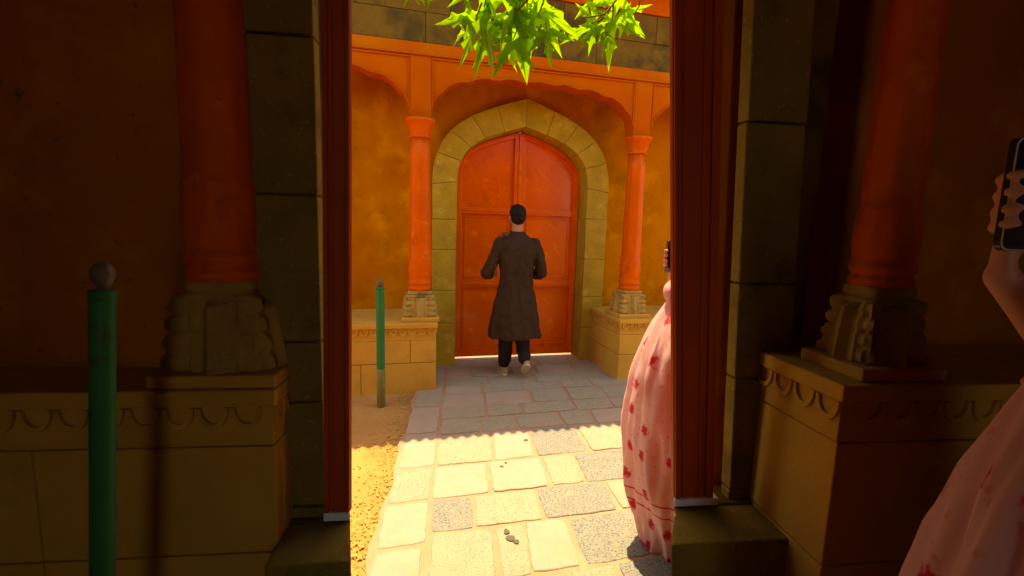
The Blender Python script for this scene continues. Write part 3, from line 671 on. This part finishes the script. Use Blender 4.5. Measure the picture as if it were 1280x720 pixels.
# --- the women in pink, each holding a phone up
def woman(loc, label, s=1.0, wx=1.0, hx=0):
    W = empty('person', loc, 0, label=label, category='person'); W.scale = (s*wx, s, s)
    bm = bmesh.new()
    cap(bm, (0, 0, .95), (0, .01, 1.10), .12, .11); ell(bm, (0, 0, 1.22), (.16, .10, .15)); ell(bm, (0, 0, .9), (.16, .12, .12)); cap(bm, (-.12, 0, 1.30), (.12, 0, 1.30), .055, .055)
    chain(bm, [(0, -.01, 1.30), (0, .01, 1.38), (0, .012, 1.43)], [.065, .048, .046]); head(bm, (0, .018, 1.50), (-.15, 1, .0), .93)
    # left arm raised with the phone out to the side
    sh, el, wr = (-.15, 0, 1.285), (.045, .13, 1.13), (-.092+hx, .165, 1.305)
    chain(bm, [sh, (-.06, .07, 1.20), el], [.05, .042, .036]); E_, W_ = Vector(el), Vector(wr); chain(bm, [E_.lerp(W_, k/5) for k in range(6)], [.036, .037, .034, .030, .026, .023])
    for v_ in bm.verts: v_.tag = True
    # palm upright behind the phone, fingers wrapping its left edge
    for t in (0, .018, .036, .052): cap(bm, (-.095, .164, 1.300+t*.1), (-.103, .158, 1.345+t), .019, .013, 10)
    for i, (z, L_) in enumerate(((1.452, .95), (1.428, 1.05), (1.404, 1.0), (1.382, .85))):
        p0, p1, p2, p3 = (-.100, .158, z-.012), (-.140, .157, z-.004), (-.1505, .138, z), (-.1475, .1270, z+.002)
        chain(bm, [p0, p1, p2, p3], [.0095, .009, .0085, .0075])
    chain(bm, [(-.085, .160, 1.345), (-.060, .150, 1.375), (-.054, .132, 1.395), (-.063, .1225, 1.412)], [.012, .011, .0095, .008])
    for v_ in bm.verts:
        if not v_.tag: v_.co.x += hx
    # other arm bent across the front
    chain(bm, [(.15, 0, 1.285), (.20, .0, 1.14), (.20, .03, 1.02)], [.05, .042, .036]); chain(bm, [(.20, .03, 1.02), (.12, .17, 1.08)], [.036, .024])
    hand(bm, (.12, .17, 1.08), (-.7, .5, .3), (.3, .8, .3), (.1, -.2, 1), .92, .45)
    for q in (-1, 1):
        chain(bm, [(q*.085, 0, .88), (q*.085, .02, .48), (q*.085, -.01, .09)], [.085, .058, .036]); chain(bm, [(q*.09, -.02, .045), (q*.095, .13, .03)], [.034, .028])
    bd = obj('body', bm, M['skin_pale'], W); remesh(bd, .0058, 3)
    # inner dress of deep pink, hanging to the ankles
    bm = loft(bmesh.new(), [(.06, 0, 0, .175, .14, 1), (.25, 0, 0, .19, .145, 1), (.5, 0, 0, .20, .15, .8), (.8, 0, 0, .18, .145, .5), (.95, 0, 0, .165, .135, .3), (1.1, 0, 0, .150, .125, .2), (1.22, 0, 0, .165, .120, .1), (1.31, 0, -.0, .14, .085, 0), (1.355, 0, 0, .075, .062, 0)], fold=.014, nf=9)
    obj('dress', bm, M['pink_under'], W, smooth=True)
    # sheer printed shawl: open sheet hung from the shoulders, billowing at the hip, with a real hem
    n, nz = 120, 70; bm = bmesh.new(); uvl = bm.loops.layers.uv.new('UVMap'); G_ = []
    prof = [(.02, .225), (.18, .262), (.30, .290), (.40, .306), (.52, .324), (.64, .334), (.74, .333), (.88, .315), (1.0, .286), (1.11, .243), (1.20, .195), (1.27, .150), (1.32, .115), (1.36, .085)]
    def rad(z):
        for (a, ra), (b, rb) in zip(prof, prof[1:]):
            if a <= z <= b:
                t = (z-a)/(b-a); return ra+(rb-ra)*t
        return prof[0][1] if z < prof[0][0] else prof[-1][1]
    for j in range(nz+1):
        z = .02+1.34*j/nz; row = []
        for i in range(n+1):
            a = R(70)+R(320)*i/n; r_ = rad(z)
            damp = min(1, (1.36-z)/.5)
            f = damp*(.007*math.sin(11*a+3*math.sin(2*a)+4*z)+.008*math.sin(8*a+11*z+2*noise.noise(Vector((a, z*2, 4))))+.003*math.sin(23*a+9*z)+.030*noise.noise(Vector((math.cos(a)*2.6, math.sin(a)*2.6, z*2.2)))+.020*noise.noise(Vector((math.cos(a)*7, math.sin(a)*7, z*4+9)))+.007*noise.noise(Vector((math.cos(a)*17, math.sin(a)*17, z*8+3)))+.004*noise.noise(Vector((a*9, z*14, 1))))
            hem = -.0
            row.append((bm.verts.new((math.cos(a)*(r_+f), math.sin(a)*(r_+f)*.74, z+hem+(.02*math.sin(3*a) if j == 0 else 0))), (a*.33, z)))
        G_.append(row)
    for j in range(nz):
        for i in range(n):
            q = (G_[j][i], G_[j][i+1], G_[j+1][i+1], G_[j+1][i]); f = bm.faces.new([k[0] for k in q])
            for lp, k in zip(f.loops, q): lp[uvl].uv = k[1]
    sh_ = obj('shawl', bm, M['pink'], W, smooth=True)
    so_ = sh_.modifiers.new('t', 'SOLIDIFY'); so_.thickness = .0015
    # sleeve on the raised arm
    bm = bmesh.new(); chain(bm, [(-.15, 0, 1.270), (-.06, .07, 1.190), (.045, .13, 1.125)], [.060, .056, .05]); chain(bm, [(.045, .13, 1.125), (.012, .145, 1.175)], [.05, .046])
    o = obj('sleeve', bm, M['pink_under'], W); remesh(o, .007, 3)
    # hair
    hair_cap(W, (0, .018, 1.50), .93, long=True)
    return W
def phone(parent_loc, s, label, rz=0):
    P0 = empty('phone', parent_loc, rz, label=label, category='phone'); P0.scale = (s, s, s)
    bm = bmesh.new(); pts = []
    hw, hh, r_ = .0375, .080, .012
    for cx_, cz_, a0 in ((hw-r_, hh-r_, 0), (-hw+r_, hh-r_, 90), (-hw+r_, -hh+r_, 180), (hw-r_, -hh+r_, 270)):
        for k in range(5): a = R(a0+k*22.5); pts.append((cx_+math.cos(a)*r_, cz_+math.sin(a)*r_))
    obj('case', P(pts, -.002, .0065), M['black'], P0)
    obj('rim', P([(x*.985, z*.992) for x, z in pts], -.0035, -.0021), M['rim'], P0)
    obj('screen', P([(x*.94, z*.97) for x, z in pts], -.0048, -.0036), M['screen'], P0)
    obj('lens', lathe(bmesh.new(), [(0, .006), (.002, .006)], 16, cx=0, cy=0), M['black'], P0).matrix_basis = Matrix.Translation((.022, .0066, .06)) @ Matrix.Rotation(R(-90), 4, 'X')
    return P0
W1 = (1.125, 1.93, .0); woman(W1, 'woman in pale pink flowered shawl standing in the sun beyond the right gatepost')
phone((W1[0]-.107, W1[1]+.140, 1.425), 1, 'black phone with a pale rim held up by the sunlit woman beside the gatepost')
S2 = 1.13; W2 = (1.074, .49, .0); woman(W2, 'woman in a pale pink shawl standing in the dark gateway before the right column', S2, .78, -.07)
phone((W2[0]-.177*S2*.78, W2[1]+.140*S2, 1.425*S2), S2, 'black phone held up in the shade by the woman inside the gateway')

# ------------------------------------------------------------------ chinar tree: trunk outside the right of the gateway, limb reaching over
tree = empty('chinar_tree', (4.2, 2.6, 0), label='plane tree with bright backlit lobed leaves hanging over the court', category='tree')
T0 = Vector((4.2, 2.6, 0))
def TB(name, pts, rs, m, parent=tree, n=10): bm = bmesh.new(); tube(bm, [Vector(p)-T0 for p in pts], rs, n); return obj(name, bm, m, parent, smooth=True)
TB('trunk', [(4.2, 2.6, -.05), (4.15, 2.6, 1.2), (4.05, 2.55, 2.6), (3.9, 2.5, 3.8), (3.8, 2.5, 5.2)], [.30, .25, .22, .19, .14], M['bark'], n=16)
br = TB('branch', [(3.92, 2.5, 3.6), (3.0, 2.45, 3.75), (2.0, 2.35, 3.55), (1.1, 2.25, 3.3), (.45, 2.2, 3.1), (-.3, 2.2, 2.95)], [.10, .075, .055, .04, .022, .010], M['bark'])
def twig(pts, r=.005): return TB('twig', pts, [r*1.4]+[r]*(len(pts)-2)+[r*.6], M['twig'], br, 6)
twig([(.75, 2.2, 3.18), (.55, 2.15, 2.85), (.35, 2.10, 2.62), (.22, 2.10, 2.48)], .006)
twig([(.35, 2.2, 3.05), (.15, 2.15, 2.75), (.08, 2.12, 2.50)], .005)
twig([(1.0, 2.25, 3.25), (.85, 2.15, 2.8), (.62, 2.1, 2.50), (.52, 2.08, 2.47)], .004)
twig([(.80, 2.13, 2.7), (.78, 2.1, 2.55), (.72, 2.1, 2.46)], .0035)
twig([(-.2, 2.2, 2.96), (-.22, 2.15, 2.7), (-.24, 2.12, 2.56)], .004)
def leaf_mesh(seed):
    rr = random.Random(seed); bm = bmesh.new()
    lobes = [(-118, .50), (-66, .82), (-27 if False else -32, .62), (0, 1.0), (32, .62), (66, .82), (118, .50)]
    lobes = [(-112, .42), (-58, .86), (0, 1.05), (58, .86), (112, .42)]
    out = [(-.03, -.0)]
    pts = []
    for i, (a, L_) in enumerate(lobes):
        a += rr.uniform(-5, 5); L_ *= rr.uniform(.92, 1.08)
        w_ = 9.5
        def pp(ang, rad_): return (math.sin(R(ang))*rad_, math.cos(R(ang))*rad_)
        pts += [pp(a-w_*1.25, L_*.44), pp(a-w_*1.75, L_*.62), pp(a-w_*.72, L_*.66), pp(a-w_*.36, L_*.82), pp(a, L_*1.06), pp(a+w_*.36, L_*.80), pp(a+w_*.72, L_*.64), pp(a+w_*1.6, L_*.60), pp(a+w_*1.25, L_*.44)]
        if i < 4:
            b = (a+lobes[i+1][0])/2; pts.append(pp(b, .25 if i in (1, 2) else .20))
    pts = [(0, 0)]+[(x, y) for x, y in pts]
    vs_ = []
    cu, tw = rr.uniform(.1, .35), rr.uniform(-.2, .2)
    for x, y in pts:
        z = -cu*(y*y)*.6-.22*abs(x)*.8+tw*x*y+.03*math.sin(9*x+4*y); vs_.append(bm.verts.new((x, y, z)))
    c = bm.verts.new((0, .12, .0))
    vs_ = vs_[1:]
    n = len(vs_)
    c2 = bm.verts.new((0, .40, -cu*.16*.6+.01))
    for i in range(n-1):
        x, y = pts[i+1]; bm.faces.new((c if abs(math.degrees(math.atan2(x, y))) > 45 else c2, vs_[i], vs_[i+1])) if False else None
    # lobe fan: every lobe is fanned from a point along its own midrib
    for k in range(5):
        seg = vs_[k*10:(k*10+9)]; a = lobes[k][0]; m_ = bm.verts.new((math.sin(R(a))*.34*lobes[k][1], math.cos(R(a))*.34*lobes[k][1], -.015))
        ring = ([vs_[k*10-1]] if k else [])+seg+([vs_[k*10+9]] if k < 4 else [])
        for p, q in zip(ring, ring[1:]): bm.faces.new((m_, p, q))
        bm.faces.new((c, m_, ring[0])); bm.faces.new((c, ring[-1], m_))
    me = bpy.data.meshes.new('leaf'); 
    for f in bm.faces:
        if f.normal.z < 0: f.normal_flip()
    bm.to_mesh(me); bm.free(); me.materials.append(M['leaf']); me.polygons.foreach_set('use_smooth', [False]*len(me.polygons)); return me
leafs = [leaf_mesh(i) for i in range(5)]
lr = random.Random(21)
def leaf(p, size, tilt, spin, roll_=0, k=None):
    """p: where the stalk joins; tilt: lean of the blade away from hanging straight; spin: turn in the blade's plane"""
    me = leafs[lr.randrange(5) if k is None else k]
    o = bpy.data.objects.new('leaf', me); C.objects.link(o); o.parent = br
    # blade +Y is the tip. hang: tip down, upper side facing beyond; then lean outward
    rot = Matrix.Rotation(R(roll_), 3, 'Z') @ Matrix.Rotation(R(-90+tilt), 3, 'X') @ Matrix.Rotation(R(spin), 3, 'Z')
    o.matrix_basis = Matrix.Translation(Vector(p)-T0) @ rot.to_4x4() @ Matrix.Diagonal((size, size, size, 1))
    st = bmesh.new(); tube(st, [(0, .10, 0), (0, 0, .0), (0, -.22, .06)], [.012, .014, .018], 5); s_ = obj('petiole', st, M['twig'], None); s_.parent = br; s_.matrix_basis = o.matrix_basis.copy()
# large cluster, small right cluster, few tips at the left
main = [(.275, 2.55, .29, 30, -5, 0), (.13, 2.49, .25, 20, 15, 25), (.05, 2.44, .21, 14, 30, -35), (.20, 2.46, .21, 35, -15, -10), (.34, 2.52, .23, 38, 10, 15), (.16, 2.58, .24, 30, -20, -20), (.0, 2.43, .12, 5, 10, -65), (.22, 2.38, .17, 20, 20, 12), (.365, 2.42, .14, 30, -25, 20), (.30, 2.64, .24, 36, 25, -10), (.08, 2.60, .22, 25, -10, 10), (.24, 2.50, .20, 8, 40, 50), (.10, 2.38, .15, 10, -12, -50)]
for i, (x, z, s, tl, sp, ro) in enumerate(main): leaf((x, 2.15+.06*math.sin(i*2.3), z+.01), s*1.08, tl+6, sp, ro)
for i, (x, z, s, tl, sp, ro) in enumerate([(.675, 2.52, .21, 32, -6, 0), (.60, 2.50, .16, 34, 62, 0), (.60, 2.47, .11, 30, 25, 10), (.62, 2.45, .07, 20, -15, 20), (.655, 2.43, .07, 12, 10, -30), (.74, 2.55, .13, 34, -55, 0), (.64, 2.45, .13, 10, 5, 66), (.70, 2.60, .17, 34, 10, 10), (.58, 2.60, .13, 30, -20, 0)]): leaf((x, 2.15+.03*math.sin(i*1.7), z), s, tl+6, sp, ro)
for x, z, s, tl, sp in ((-.24, 2.55, .08, 15, 20), (-.20, 2.55, .07, 20, -20), (-.15, 2.56, .08, 15, 5), (.05-.17, 2.60, .09, 20, 10)): leaf((x, 2.12, z), s, tl, sp)
for i in range(40):   # the rest of the limb's foliage, above the frame
    t = lr.random(); leaf((-.3+3.2*t+lr.uniform(-.1, .1), 2.24+lr.uniform(-.12, .12), 2.95+.6*t+lr.uniform(-.05, .25)), lr.uniform(.12, .2), lr.uniform(10, 60), lr.uniform(-90, 90), lr.uniform(-60, 60))
